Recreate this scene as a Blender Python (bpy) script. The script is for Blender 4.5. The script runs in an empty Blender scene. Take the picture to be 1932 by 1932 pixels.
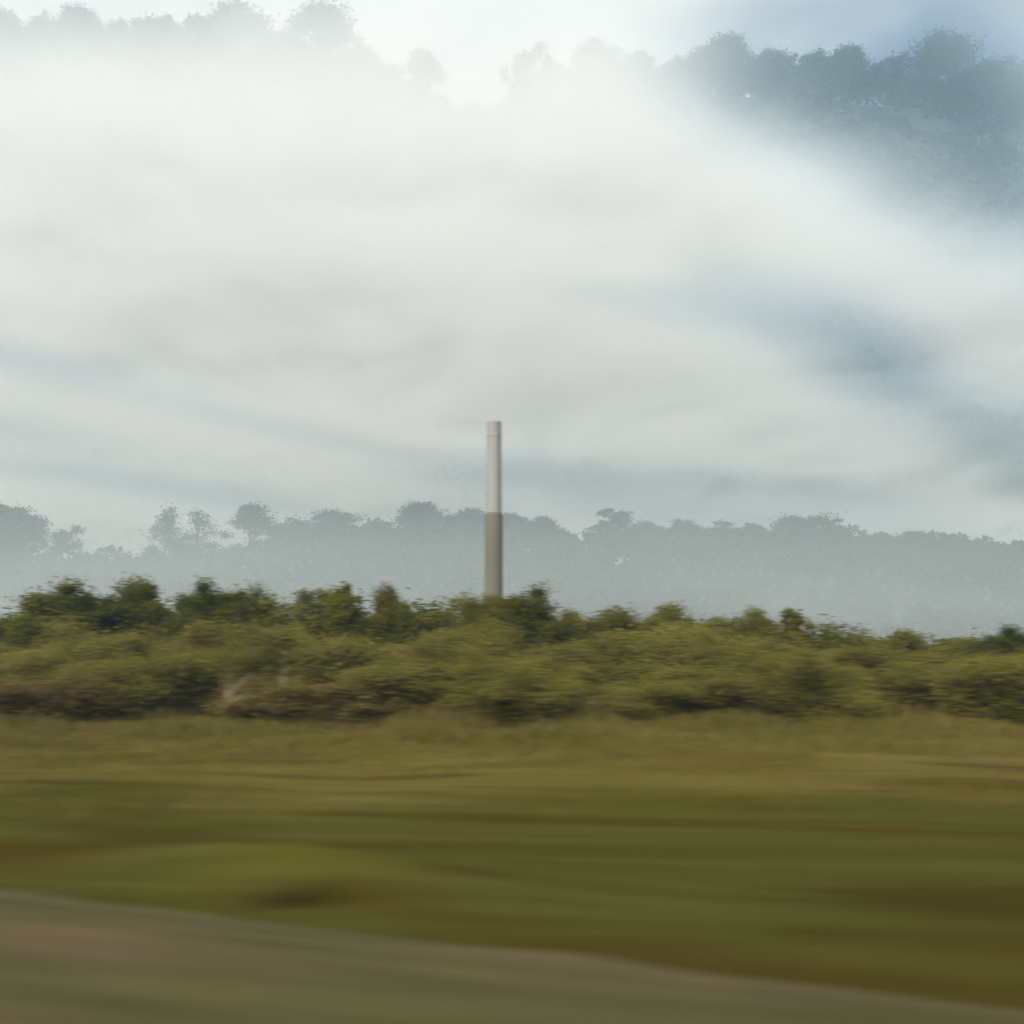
import bpy, math, random
import numpy as np
from mathutils import Vector, noise as mn

sc = bpy.context.scene
col = sc.collection
R = math.radians

# ------------------------------------------------------------------ camera
EYE = 2.0
PITCH = R(7.86)
cam_d = bpy.data.cameras.new('camera')
cam = bpy.data.objects.new('camera', cam_d); col.objects.link(cam)
cam.location = (0, 0, EYE)
cam.rotation_euler = (R(90) + PITCH, 0, 0)
cam_d.sensor_width = 36.0
FPX = 2071.0                       # focal length for a picture 1932 wide
cam_d.lens = 36.0 * FPX / 1932.0
cam_d.clip_start = 0.1
cam_d.clip_end = 9000
cam_d.dof.use_dof = True
cam_d.dof.focus_distance = 170
cam_d.dof.aperture_fstop = cam_d.lens / 1000 / 0.062     # wide, slightly oval lens opening
cam_d.dof.aperture_ratio = 0.15
sc.camera = cam

# ------------------------------------------------------------------ world and sun
SUN_EL, SUN_AZ = R(34), R(-155)      # azimuth measured clockwise from +Y: behind the camera, to the left
w = bpy.data.worlds.new('World'); sc.world = w; w.use_nodes = True
nt = w.node_tree; nt.nodes.clear()
def N(t, tree=None, **kw):
    n = (tree or nt).nodes.new(t)
    for k, v in kw.items(): setattr(n, k, v)
    return n
out = N('ShaderNodeOutputWorld'); bg = N('ShaderNodeBackground')
sky = N('ShaderNodeTexSky', sky_type='NISHITA', sun_disc=False, sun_elevation=SUN_EL, sun_rotation=SUN_AZ,
        altitude=100, air_density=1.0, dust_density=1.0, ozone_density=1.5)
tc = N('ShaderNodeTexCoord'); mp = N('ShaderNodeMapping'); mp.inputs['Scale'].default_value = (1.6, 1.6, 4.5)
mp.inputs['Location'].default_value = (0.3, 0.0, 0.2)
nz = N('ShaderNodeTexNoise'); nz.inputs['Scale'].default_value = 1.6; nz.inputs['Detail'].default_value = 7
nz.inputs['Roughness'].default_value = 0.55; nz.inputs['Distortion'].default_value = 0.4
L = nt.links.new
L(tc.outputs['Generated'], mp.inputs['Vector']); L(mp.outputs[0], nz.inputs['Vector'])
# thinner cloud on the right of the sky, thick overcast elsewhere
sx = N('ShaderNodeSeparateXYZ'); L(tc.outputs['Generated'], sx.inputs[0])
ramp_x = N('ShaderNodeMapRange', interpolation_type='SMOOTHSTEP')
L(sx.outputs['X'], ramp_x.inputs['Value'])
ramp_x.inputs['From Min'].default_value = 0.0; ramp_x.inputs['From Max'].default_value = 0.42
ramp_x.inputs['To Min'].default_value = 0.40; ramp_x.inputs['To Max'].default_value = -0.22
addn = N('ShaderNodeMath', operation='ADD'); L(nz.outputs['Fac'], addn.inputs[0]); L(ramp_x.outputs[0], addn.inputs[1])
cf = N('ShaderNodeMapRange', interpolation_type='SMOOTHSTEP'); L(addn.outputs[0], cf.inputs['Value'])
cf.inputs['From Min'].default_value = 0.34; cf.inputs['From Max'].default_value = 0.86
cf.inputs['To Min'].default_value = 0.05; cf.inputs['To Max'].default_value = 0.97
SKY_STR = 0.06
cm = N('ShaderNodeMix', data_type='RGBA')
L(cf.outputs[0], cm.inputs['Factor']); L(sky.outputs[0], cm.inputs['A'])
CL = 0.66 / SKY_STR
cm.inputs['B'].default_value = (1.0*CL, 0.985*CL, 0.945*CL, 1)
L(cm.outputs['Result'], bg.inputs['Color']); bg.inputs['Strength'].default_value = SKY_STR
L(bg.outputs[0], out.inputs['Surface'])

sun_d = bpy.data.lights.new('sun', 'SUN'); sun_d.energy = 5.0; sun_d.angle = R(40); sun_d.color = (1, 0.89, 0.72)
sun = bpy.data.objects.new('sun', sun_d); col.objects.link(sun)
sdir = Vector((math.sin(SUN_AZ)*math.cos(SUN_EL), math.cos(SUN_AZ)*math.cos(SUN_EL), math.sin(SUN_EL)))
sun.rotation_euler = sdir.to_track_quat('Z', 'Y').to_euler()

vs = sc.view_settings
sc.display_settings.display_device = 'sRGB'
vs.view_transform = 'Standard'; vs.look = 'None'; vs.exposure = 0.55; vs.gamma = 1.0; vs.use_curve_mapping = False
cy = sc.cycles
cy.use_denoising = True
cy.max_bounces = 8; cy.diffuse_bounces = 3; cy.glossy_bounces = 1; cy.transmission_bounces = 3
cy.volume_bounces = 5; cy.transparent_max_bounces = 8
cy.volume_step_rate = 1.0; cy.volume_max_steps = 64
cy.use_fast_gi = False

# ------------------------------------------------------------------ helpers
def at(px, py, Y):
    """world point at depth Y seen at (px, py) of a 1932 pixel wide frame"""
    u = (px - 966) / FPX; v = (966 - py) / FPX
    d = Vector((u, math.cos(PITCH) - v*math.sin(PITCH), math.sin(PITCH) + v*math.cos(PITCH)))
    return Vector((0, 0, EYE)) + d * (Y / d.y)

def tag(o, label=None, cat=None, group=None, kind=None):
    for k, v in (('label', label), ('category', cat), ('group', group), ('kind', kind)):
        if v: o[k] = v
    return o

def link_mesh(name, verts, faces, mat, parent=None, smooth=False):
    me = bpy.data.meshes.new(name)
    verts = np.asarray(verts, dtype=np.float32)
    if isinstance(faces, np.ndarray):
        nf, k = faces.shape
        me.vertices.add(len(verts)); me.vertices.foreach_set('co', verts.ravel())
        me.loops.add(nf*k); me.loops.foreach_set('vertex_index', faces.astype(np.int32).ravel())
        me.polygons.add(nf); me.polygons.foreach_set('loop_start', np.arange(0, nf*k, k, dtype=np.int32))
        me.update(calc_edges=True)
    else:
        me.from_pydata([tuple(v) for v in verts], [], faces)
    if smooth:
        me.polygons.foreach_set('use_smooth', [True]*len(me.polygons))
    me.materials.append(mat); me.validate()
    o = bpy.data.objects.new(name, me); col.objects.link(o)
    if parent: o.parent = parent
    return o

def new_mat(name):
    m = bpy.data.materials.new(name); m.use_nodes = True
    t = m.node_tree; t.nodes.clear()
    return m, t

def ramp(t, stops, interp='LINEAR'):
    r = t.nodes.new('ShaderNodeValToRGB'); r.color_ramp.interpolation = interp
    e = r.color_ramp.elements
    e[0].position, e[0].color = stops[0][0], (*stops[0][1], 1)
    e[1].position, e[1].color = stops[-1][0], (*stops[-1][1], 1)
    for p, c in stops[1:-1]:
        q = e.new(p); q.color = (*c, 1)
    return r

def foliage_mat(name, c1, c2, c3, scale=0.35, trans=0.35):
    m, t = new_mat(name); n = t.nodes; l = t.links.new
    o = n.new('ShaderNodeOutputMaterial')
    g = n.new('ShaderNodeNewGeometry'); no = n.new('ShaderNodeTexNoise')
    no.inputs['Scale'].default_value = scale; no.inputs['Detail'].default_value = 3
    l(g.outputs['Position'], no.inputs['Vector'])
    oi = n.new('ShaderNodeObjectInfo'); ad = n.new('ShaderNodeMath'); ad.operation = 'MULTIPLY_ADD'
    l(oi.outputs['Random'], ad.inputs[0]); ad.inputs[1].default_value = 0.22; l(no.outputs['Fac'], ad.inputs[2])
    ri = n.new('ShaderNodeMath'); ri.operation = 'MULTIPLY_ADD'
    l(g.outputs['Random Per Island'], ri.inputs[0]); ri.inputs[1].default_value = 0.16; l(ad.outputs[0], ri.inputs[2])
    rp = ramp(t, [(0.42, c1), (0.62, c2), (0.86, c3)]); l(ri.outputs[0], rp.inputs[0])
    d = n.new('ShaderNodeBsdfDiffuse'); tr = n.new('ShaderNodeBsdfTranslucent'); mx = n.new('ShaderNodeMixShader')
    l(rp.outputs[0], d.inputs['Color']); l(rp.outputs[0], tr.inputs['Color'])
    mx.inputs[0].default_value = trans; l(d.outputs[0], mx.inputs[1]); l(tr.outputs[0], mx.inputs[2])
    l(mx.outputs[0], o.inputs['Surface'])
    return m

def plain_mat(name, c1, c2, scale=4.0, rough=0.9, stretch=(1, 1, 1)):
    m, t = new_mat(name); n = t.nodes; l = t.links.new
    o = n.new('ShaderNodeOutputMaterial'); b = n.new('ShaderNodeBsdfPrincipled')
    tcx = n.new('ShaderNodeTexCoord'); mpp = n.new('ShaderNodeMapping'); mpp.inputs['Scale'].default_value = stretch
    no = n.new('ShaderNodeTexNoise'); no.inputs['Scale'].default_value = scale; no.inputs['Detail'].default_value = 6
    l(tcx.outputs['Object'], mpp.inputs['Vector']); l(mpp.outputs[0], no.inputs['Vector'])
    rp = ramp(t, [(0.3, c1), (0.7, c2)]); l(no.outputs['Fac'], rp.inputs[0]); l(rp.outputs[0], b.inputs['Base Color'])
    b.inputs['Roughness'].default_value = rough; l(b.outputs[0], o.inputs['Surface'])
    return m

M_BARK = plain_mat('bark', (0.035, 0.028, 0.02), (0.10, 0.08, 0.06), 6, stretch=(1, 1, 0.2))
M_DARK = foliage_mat('dark_foliage', (0.066, 0.074, 0.009), (0.100, 0.105, 0.012), (0.145, 0.138, 0.017))
M_OLIVE = foliage_mat('olive_foliage', (0.100, 0.100, 0.018), (0.135, 0.133, 0.022), (0.175, 0.165, 0.032))
M_SHRUB = foliage_mat('shrub_foliage', (0.155, 0.132, 0.031), (0.200, 0.184, 0.036), (0.245, 0.216, 0.050), 0.22, 0.45)
M_BROWN = foliage_mat('dry_foliage', (0.15, 0.108, 0.034), (0.19, 0.145, 0.040), (0.21, 0.170, 0.044), 0.3, 0.45)
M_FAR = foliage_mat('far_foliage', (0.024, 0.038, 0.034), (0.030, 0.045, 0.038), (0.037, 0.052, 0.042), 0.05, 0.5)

# ------------------------------------------------------------------ tree geometry
def leaf_quads(P, size, rng, flat=0.0):
    """one small diamond leaf (or leaf spray) per point"""
    n = len(P)
    a = rng.normal(size=(n, 3)); a[:, 2] *= (1-flat); a /= np.linalg.norm(a, axis=1)[:, None]
    b = rng.normal(size=(n, 3)); b[:, 2] *= (1-flat)
    b -= (b*a).sum(1)[:, None]*a; b /= np.linalg.norm(b, axis=1)[:, None] + 1e-9
    s = size*(0.6+0.8*rng.random(n))[:, None]
    V = np.stack([P-a*s*0.5, P+b*s*0.28, P+a*s*0.5, P-b*s*0.28], 1).reshape(-1, 3)
    F = np.arange(4*n).reshape(n, 4)
    return V, F

def clump_points(blobs, n, nclump, spread, rng, shell=0.55):
    """points gathered in clumps that sit in the outer part of the blobs (ellipsoids)"""
    B = np.array([[*c, *r] for c, r in blobs])
    wgt = (B[:, 3]*B[:, 4]+B[:, 3]*B[:, 5]); wgt = wgt/wgt.sum()
    k = rng.choice(len(B), nclump, p=wgt)
    d = rng.normal(size=(nclump, 3)); d /= np.linalg.norm(d, axis=1)[:, None]
    rad = shell + (1-shell)*rng.random(nclump)**0.7
    C = B[k, :3] + d*B[k, 3:]*rad[:, None]
    wc = 0.3+rng.random(nclump); wc /= wc.sum()
    q = rng.choice(nclump, n, p=wc)
    sp = spread*(0.6+0.9*rng.random(nclump))
    off = rng.normal(size=(n, 3))*sp[q][:, None]; off[:, 2] *= 0.75
    return C[q] + off, C

def tube(V, F, p0, p1, r0, r1, seg=7, bends=3, rng=None, wob=0.0):
    p0 = np.array(p0, float); p1 = np.array(p1, float)
    ax = p1-p0; ln = np.linalg.norm(ax)+1e-9; ax /= ln
    u = np.cross(ax, [0, 0, 1.0]); 
    if np.linalg.norm(u) < 0.1: u = np.cross(ax, [1.0, 0, 0])
    u /= np.linalg.norm(u); v = np.cross(ax, u)
    base = len(V)
    for i in range(bends+1):
        t = i/bends; c = p0+(p1-p0)*t
        if rng is not None and 0 < i < bends: c = c+rng.normal(size=3)*wob*ln
        r = r0+(r1-r0)*t
        for s in range(seg):
            a = 2*math.pi*s/seg
            V.append(tuple(c+r*(math.cos(a)*u+math.sin(a)*v)))
    for i in range(bends):
        for s in range(seg):
            a = base+i*seg+s; b = base+i*seg+(s+1) % seg
            F.append((a, b, b+seg, a+seg))
    F.append(tuple(base+s for s in range(seg))[::-1]); F.append(tuple(base+bends*seg+s for s in range(seg)))

PROTO = {}
def make_tree(name, kind, seed, H, W, n, leaf, mat):
    """tree or bush H high and W wide standing at the origin: trunk (with limbs) and crown"""
    rng = np.random.default_rng(seed)
    V, F = [], []
    tr = 0.028*H
    blobs = []
    flat = 0.2
    if kind == 'round':
        tube(V, F, (0, 0, -0.1), (0.02*W, 0, 0.62*H), tr, tr*0.45, rng=rng, wob=0.02)
        blobs.append(((0, 0, 0.46*H), (0.47*W, 0.42*W, 0.42*H)))
        for i in range(10):
            a = rng.uniform(0, 6.28); q = rng.uniform(0.05, 0.95); rr = W*0.36*q; z = H*(0.86-0.26*q*q)+H*rng.uniform(-0.05, 0.03)
            r = W*rng.uniform(0.11, 0.17)
            blobs.append(((rr*math.cos(a), rr*math.sin(a), z), (r, r, r*0.8)))
        nc, sp, sh = 100, 0.05*W, 0.5
    elif kind == 'airy':
        tube(V, F, (0, 0, -0.1), (0.05*W, 0, 0.55*H), tr, tr*0.5, rng=rng, wob=0.03)
        for i in range(12):
            a = rng.uniform(0, 6.28); rr = W*rng.uniform(0.05, 0.36); z = H*rng.uniform(0.25, 0.92)
            r = W*rng.uniform(0.09, 0.15)
            blobs.append(((rr*math.cos(a), rr*math.sin(a), z), (r, r, r*1.5)))
        nc, sp, sh = 60, 0.055*W, 0.2
    elif kind == 'spiky':
        tube(V, F, (0, 0, -0.1), (0, 0, 0.6*H), tr, tr*0.5, rng=rng, wob=0.02)
        blobs.append(((0, 0, 0.45*H), (0.36*W, 0.32*W, 0.32*H)))
        for i in range(6):
            a = rng.uniform(0, 6.28); rr = W*rng.uniform(0.02, 0.34); z = H*(0.86-0.35*rr/W)+rng.uniform(-.04, .04)*H
            blobs.append(((rr*math.cos(a), rr*math.sin(a), z), (0.075*W, 0.075*W, 0.15*H)))
        nc, sp, sh = 70, 0.04*W, 0.3
    elif kind == 'poplar':
        tube(V, F, (0, 0, -0.1), (0, 0, 0.92*H), tr*0.8, tr*0.15, rng=rng, wob=0.01)
        for i in range(16):
            z = H*(0.1+0.86*(i+rng.random()*0.8)/16); rw = W*0.34*(1.06-(z/H)**1.6)
            a = rng.uniform(0, 6.28); r = 0.20*W*(1.15-0.6*z/H)
            blobs.append(((rw*math.cos(a), rw*math.sin(a), z), (r, r, r*1.15)))
        nc, sp, sh = 110, 0.085*W, 0.3
    elif kind == 'pine':
        tube(V, F, (0, 0, -0.1), (0, 0, 0.93*H), tr, tr*0.2, rng=rng, wob=0.008)
        for i in range(24):
            z = H*rng.uniform(0.2, 0.93); q = (z/H-0.2)/0.73
            a = rng.uniform(0, 6.28); rw = W*(0.40*(1-q)**0.7+0.06)*rng.uniform(0.4, 1.0)
            r = W*rng.uniform(0.11, 0.17)
            blobs.append(((rw*math.cos(a), rw*math.sin(a), z), (r, r, r*0.42)))
        blobs.append(((0, 0, 0.9*H), (0.2*W, 0.2*W, 0.1*H)))
        nc, sp, sh = 110, 0.055*W, 0.2
    elif kind == 'flat':
        tube(V, F, (0, 0, -0.1), (0, 0, 0.7*H), tr, tr*0.5, rng=rng, wob=0.02)
        blobs.append(((0, 0, 0.42*H), (0.48*W, 0.40*W, 0.42*H)))
        for i in range(12):
            a = rng.uniform(0, 6.28); rr = W*rng.uniform(0.05, 0.4); z = H*(0.88-1.6*(rr/W)**2)+H*rng.uniform(-0.04, 0.02)
            r = W*rng.uniform(0.08, 0.13)
            blobs.append(((rr*math.cos(a), rr*math.sin(a), z), (r, r, r*0.5)))
        nc, sp, sh = 80, 0.04*W, 0.4
    elif kind == 'bush':
        for i in range(5):
            a = rng.uniform(0, 6.28)
            tube(V, F, (0, 0, -0.1), (0.22*W*math.cos(a), 0.22*W*math.sin(a), 0.6*H), tr*0.6, tr*0.2, seg=5, rng=rng, wob=0.05)
        blobs.append(((0, 0, 0.4*H), (0.42*W, 0.36*W, 0.42*H)))
        for i in range(9):
            a = rng.uniform(0, 6.28); rr = W*rng.uniform(0.1, 0.36); z = H*rng.uniform(0.2, 0.78)
            r = W*rng.uniform(0.12, 0.2)
            blobs.append(((rr*math.cos(a), rr*math.sin(a), z), (r, r, r*0.9)))
        nc, sp, sh = 80, 0.05*W, 0.4
    P, C = clump_points(blobs, n, nc, sp, rng, sh)
    # some leaves fill the body of the crown so that it is not hollow
    if kind in ('round', 'bush', 'spiky', 'flat'):
        c, r = blobs[0]; m = n//3
        d = rng.normal(size=(m, 3)); d /= np.linalg.norm(d, axis=1)[:, None]
        P = np.vstack([P, np.array(c)+d*np.array(r)*(rng.random(m)**0.4)[:, None]*0.95])
    P[:, 2] = np.maximum(P[:, 2], 0.03*H)
    LV, LF = leaf_quads(P, leaf, rng, flat)
    if kind != 'bush':
        for c in C[rng.choice(len(C), min(16, len(C)), replace=False)]:
            z0 = min(0.55*H, max(0.2*H, c[2]-0.3*H))
            tube(V, F, (0, 0, z0), c, tr*0.35, tr*0.08, seg=5, rng=rng, wob=0.04)
    root = bpy.data.objects.new(name, None); col.objects.link(root)
    link_mesh('trunk' if kind != 'bush' else 'stem', V, F, M_BARK, root)
    link_mesh('crown' if kind != 'bush' else 'foliage', LV, LF, mat, root)
    return root

used = set()
def place(key, loc, sx_, sz_, rot, label, cat, group):
    """first use moves the prototype itself, later ones copy it with its parts"""
    p = PROTO[key]
    if key not in used:
        used.add(key); o = p
    else:
        o = p.copy(); col.objects.link(o)
        for ch in list(p.children):
            c = ch.copy(); col.objects.link(c); c.parent = o
    o.location = loc; o.rotation_euler = (0, 0, rot); o.scale = (sx_, sx_, sz_)
    tag(o, label, cat, group)
    return o

# prototypes (name, kind, seed, H, W, leaves, leaf size, material)
SPEC = {
 'n_round1': ('broadleaf_tree', 'round', 11, 5.5, 4.6, 24000, 0.12, M_DARK),
 'n_round2': ('broadleaf_tree', 'round', 12, 5.5, 4.6, 24000, 0.12, M_DARK),
 'n_round3': ('broadleaf_tree', 'round', 13, 4.5, 4.2, 24000, 0.12, M_OLIVE),
 'n_round4': ('broadleaf_tree', 'round', 14, 4.5, 4.2, 24000, 0.12, M_OLIVE),
 'n_airy1': ('young_tree', 'airy', 21, 5.2, 3.2, 5200, 0.15, M_OLIVE),
 'n_airy2': ('young_tree', 'airy', 22, 5.2, 3.2, 5200, 0.15, M_OLIVE),
 'n_spiky1': ('upright_tree', 'spiky', 23, 5.4, 3.6, 12000, 0.15, M_DARK),
 'n_spiky2': ('upright_tree', 'spiky', 24, 4.4, 3.0, 10000, 0.14, M_OLIVE),
 'under1': ('undergrowth_bush', 'bush', 30, 4.0, 6.0, 32000, 0.12, M_DARK),
 'bush1': ('shrub', 'bush', 31, 3.0, 4.0, 36000, 0.08, M_SHRUB),
 'bush2': ('shrub', 'bush', 32, 3.0, 4.0, 36000, 0.08, M_SHRUB),
 'bush3': ('shrub', 'bush', 33, 3.0, 4.0, 36000, 0.08, M_SHRUB),
 'bush4': ('shrub', 'bush', 34, 2.4, 3.4, 28000, 0.08, M_BROWN),
 'f_round1': ('broadleaf_tree', 'round', 41, 14, 13, 9000, 0.55, M_FAR),
 'f_round2': ('broadleaf_tree', 'round', 42, 14, 13, 9000, 0.55, M_FAR),
 'f_round3': ('broadleaf_tree', 'round', 43, 14, 13, 9000, 0.55, M_FAR),
 'f_pine': ('pine_tree', 'pine', 44, 15, 12, 9000, 0.5, M_FAR),
 'f_poplar1': ('poplar_tree', 'poplar', 45, 17, 8, 6500, 0.5, M_FAR),
 'f_poplar2': ('poplar_tree', 'poplar', 46, 17, 9, 6500, 0.5, M_FAR),
 'f_airy': ('airy_tree', 'airy', 47, 14, 10, 5200, 0.5, M_FAR),
 'f_spiky': ('upright_tree', 'spiky', 48, 14, 10, 4200, 0.6, M_FAR),
 'f_flat': ('spreading_tree', 'flat', 50, 14, 18, 10000, 0.5, M_FAR),
}
for k, a in SPEC.items():
    PROTO[k] = make_tree(*a)

# ------------------------------------------------------------------ ground
def interp(x, pts):
    if x <= pts[0][0]: return pts[0][1]
    for (a, b), (c, d) in zip(pts, pts[1:]):
        if x <= c:
            t = (x-a)/(c-a); t = t*t*(3-2*t)
            return b+(d-b)*t
    return pts[-1][1]

# road edge: a straight line through these two points
RE0, RE1 = Vector((-4.71, 10.1)), Vector((3.07, 6.6))
rd = (RE1-RE0).normalized(); rn = Vector((-rd.y, rd.x))      # rn points away from the camera
def road_dist(x, y): return (Vector((x, y))-RE0).dot(rn)      # >0 on the verge

def ground_h(x, y):
    d = road_dist(x, y)
    if d < 0: return 0.0 if abs(x)+abs(y) < 400 else 0.0
    k = min(1, d/1.5)
    s = (Vector((x, y))-RE0).dot(rd)
    h = 0.10*mn.noise(Vector((x*0.18, y*0.3, 3.0)))*k
    # low grassy swell beside the road with a shallow hollow at its foot
    h += 0.30*math.exp(-((d-1.9)/0.75)**2)*math.exp(-((s-1.8)/2.4)**2)
    h -= 0.10*math.exp(-((d-0.7)/0.30)**2)*math.exp(-((s-2.4)/1.0)**2)
    return h*min(1, max(0, (60-y)/20)) if y > 40 else h

def sheet(name, xs, ys, hf, mat, smooth=True):
    V = [(x, y, hf(x, y)) for y in ys for x in xs]
    nx = len(xs); ny = len(ys)
    i = np.arange(nx-1)[None, :]+nx*np.arange(ny-1)[:, None]; i = i.ravel()
    F = np.stack([i, i+1, i+1+nx, i+nx], 1)
    return link_mesh(name, V, F, mat, smooth=smooth)

def on_ground(px, py):
    a = at(px, py, 10.0); k = EYE/(EYE-a.z)
    return a.x*k, a.y*k
def patch(px, py, rx, ry, col, amt):
    (x, y), (xr, _), (_, yu), (_, yd) = on_ground(px, py), on_ground(px+rx, py), on_ground(px, py-ry), on_ground(px, py+ry)
    return (x, y), (xr-x, max(0.1, (yu-yd)/2)), col, amt
GROUND_PATCHES = [patch(*a) for a in [
 (640, 1645, 330, 40, (0.088, 0.078, 0.012), 0.8), (150, 1500, 300, 55, (0.040, 0.044, 0.007), 0.8),
 (60, 1620, 320, 34, (0.058, 0.040, 0.009), 0.8), (890, 1655, 130, 30, (0.050, 0.032, 0.008), 0.7),
 (1250, 1510, 380, 55, (0.068, 0.072, 0.011), 0.6), (1850, 1700, 420, 80, (0.040, 0.033, 0.008), 0.85),
 (1900, 1800, 380, 75, (0.052, 0.036, 0.008), 0.8), (1560, 1765, 190, 24, (0.042, 0.030, 0.006), 0.7),
 (850, 1405, 200, 22, (0.150, 0.088, 0.028), 0.6), (1200, 1450, 520, 40, (0.115, 0.092, 0.020), 0.7),
 (620, 1430, 360, 45, (0.110, 0.090, 0.020), 0.6), (560, 1697, 150, 20, (0.022, 0.018, 0.004), 0.95),  # dark second entry: shade of the hollow below the swell, painted into the ground
 (1400, 1590, 500, 30, (0.050, 0.052, 0.008), 0.5)]]
ROAD_PATCHES = [patch(*a) for a in [
 (150, 1765, 300, 34, (0.115, 0.072, 0.034), 0.7), (1060, 1800, 380, 34, (0.120, 0.082, 0.042), 0.7),
 (1350, 1850, 200, 22, (0.110, 0.076, 0.038), 0.6), (120, 1690, 200, 22, (0.052, 0.052, 0.020), 0.7),
 (1500, 1890, 300, 26, (0.060, 0.060, 0.026), 0.6), (800, 1900, 500, 34, (0.082, 0.078, 0.028), 0.5)]]
def patches(t, pos, col_, items):
    n = t.nodes; l = t.links.new
    wn = n.new('ShaderNodeTexNoise'); wn.inputs['Scale'].default_value = 0.8; wn.inputs['Detail'].default_value = 4
    l(pos, wn.inputs['Vector'])
    for (c, rad, colr, amt) in items:
        mp2 = n.new('ShaderNodeMapping'); mp2.vector_type = 'TEXTURE'
        mp2.inputs['Location'].default_value = (c[0], c[1], 0); mp2.inputs['Scale'].default_value = (rad[0], rad[1], 1000)
        mp2.inputs['Rotation'].default_value = (0, 0, R(-6))
        l(pos, mp2.inputs['Vector'])
        ln = n.new('ShaderNodeVectorMath'); ln.operation = 'LENGTH'; l(mp2.outputs[0], ln.inputs[0])
        ad = n.new('ShaderNodeMath'); ad.operation = 'MULTIPLY_ADD'; l(wn.outputs['Fac'], ad.inputs[0]); ad.inputs[1].default_value = 0.9; l(ln.outputs['Value'], ad.inputs[2])
        hm = n.new('ShaderNodeMapRange'); hm.interpolation_type = 'SMOOTHSTEP'; l(ad.outputs[0], hm.inputs['Value'])
        hm.inputs['From Min'].default_value = 0.35; hm.inputs['From Max'].default_value = 1.6
        hm.inputs['To Min'].default_value = amt; hm.inputs['To Max'].default_value = 0
        mx = n.new('ShaderNodeMix'); mx.data_type = 'RGBA'; l(hm.outputs[0], mx.inputs['Factor']); l(col_, mx.inputs['A'])
        mx.inputs['B'].default_value = (*colr, 1); col_ = mx.outputs['Result']
    return col_

def ground_mat():
    m, t = new_mat('verge_grass'); n = t.nodes; l = t.links.new
    o = n.new('ShaderNodeOutputMaterial'); d = n.new('ShaderNodeBsdfDiffuse')
    g = n.new('ShaderNodeNewGeometry')
    def nz_(scale, st, det=4, off=0, dist=0.0):
        mpp = n.new('ShaderNodeMapping'); mpp.inputs['Scale'].default_value = st; mpp.inputs['Location'].default_value = (off, off*2, 0)
        mp0 = n.new('ShaderNodeMapping'); mp0.inputs['Rotation'].default_value = (0, 0, R(9))
        no = n.new('ShaderNodeTexNoise'); no.inputs['Scale'].default_value = scale; no.inputs['Detail'].default_value = det
        no.inputs['Distortion'].default_value = dist
        l(g.outputs['Position'], mp0.inputs['Vector']); l(mp0.outputs[0], mpp.inputs['Vector']); l(mpp.outputs[0], no.inputs['Vector']); return no
    big = nz_(0.35, (0.35, 1.0, 0), 3, 3.1, 0.3); mid = nz_(1.0, (0.16, 1.5, 0), 4, 7.7); fine = nz_(4.5, (0.06, 2.2, 0), 6, 1.3)
    sep = n.new('ShaderNodeSeparateXYZ'); l(g.outputs['Position'], sep.inputs[0])
    def math_(op, a, b, c=None):
        q = n.new('ShaderNodeMath'); q.operation = op
        for i, vv in enumerate((a, b, c)):
            if vv is None: continue
            if isinstance(vv, (int, float)): q.inputs[i].default_value = vv
            else: l(vv, q.inputs[i])
        return q.outputs[0]
    # bands of growth: green by the road, dry tan grass towards the shrubs
    yb = math_('MULTIPLY_ADD', big.outputs['Fac'], 12.0, math_('ADD', sep.outputs['Y'], -6.0))
    tan = n.new('ShaderNodeMapRange'); tan.interpolation_type = 'SMOOTHSTEP'; l(yb, tan.inputs['Value'])
    tan.inputs['From Min'].default_value = 12.5; tan.inputs['From Max'].default_value = 23
    mixv = math_('ADD', math_('MULTIPLY', mid.outputs['Fac'], 0.5), math_('MULTIPLY', fine.outputs['Fac'], 0.5))
    green = ramp(t, [(0.28, (0.042, 0.036, 0.010)), (0.44, (0.056, 0.054, 0.012)), (0.56, (0.070, 0.069, 0.017)), (0.74, (0.098, 0.082, 0.025))])
    l(mixv, green.inputs[0])
    dry = ramp(t, [(0.32, (0.098, 0.080, 0.021)), (0.5, (0.130, 0.104, 0.030)), (0.68, (0.165, 0.126, 0.042))])
    l(mixv, dry.inputs[0])
    m1 = n.new('ShaderNodeMix'); m1.data_type = 'RGBA'
    l(tan.outputs[0], m1.inputs['Factor']); l(green.outputs[0], m1.inputs['A']); l(dry.outputs[0], m1.inputs['B'])
    # brown worn soil patches
    br = nz_(0.55, (0.30, 1.1, 0), 3, 21.0, 0.5)
    bf = n.new('ShaderNodeMapRange'); bf.interpolation_type = 'SMOOTHSTEP'; l(br.outputs['Fac'], bf.inputs['Value'])
    bf.inputs['From Min'].default_value = 0.50; bf.inputs['From Max'].default_value = 0.68; bf.inputs['To Max'].default_value = 0.75
    m2 = n.new('ShaderNodeMix'); m2.data_type = 'RGBA'
    l(bf.outputs[0], m2.inputs['Factor']); l(m1.outputs['Result'], m2.inputs['A']); m2.inputs['B'].default_value = (0.048, 0.032, 0.007, 1)
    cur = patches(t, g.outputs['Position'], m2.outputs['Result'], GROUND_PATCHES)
    l(cur, d.inputs['Color'])
    bp = n.new('ShaderNodeBump'); bp.inputs['Strength'].default_value = 0.35; bp.inputs['Distance'].default_value = 0.08
    l(mixv, bp.inputs['Height']); l(bp.outputs[0], d.inputs['Normal'])
    l(d.outputs[0], o.inputs['Surface'])
    return m

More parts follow.
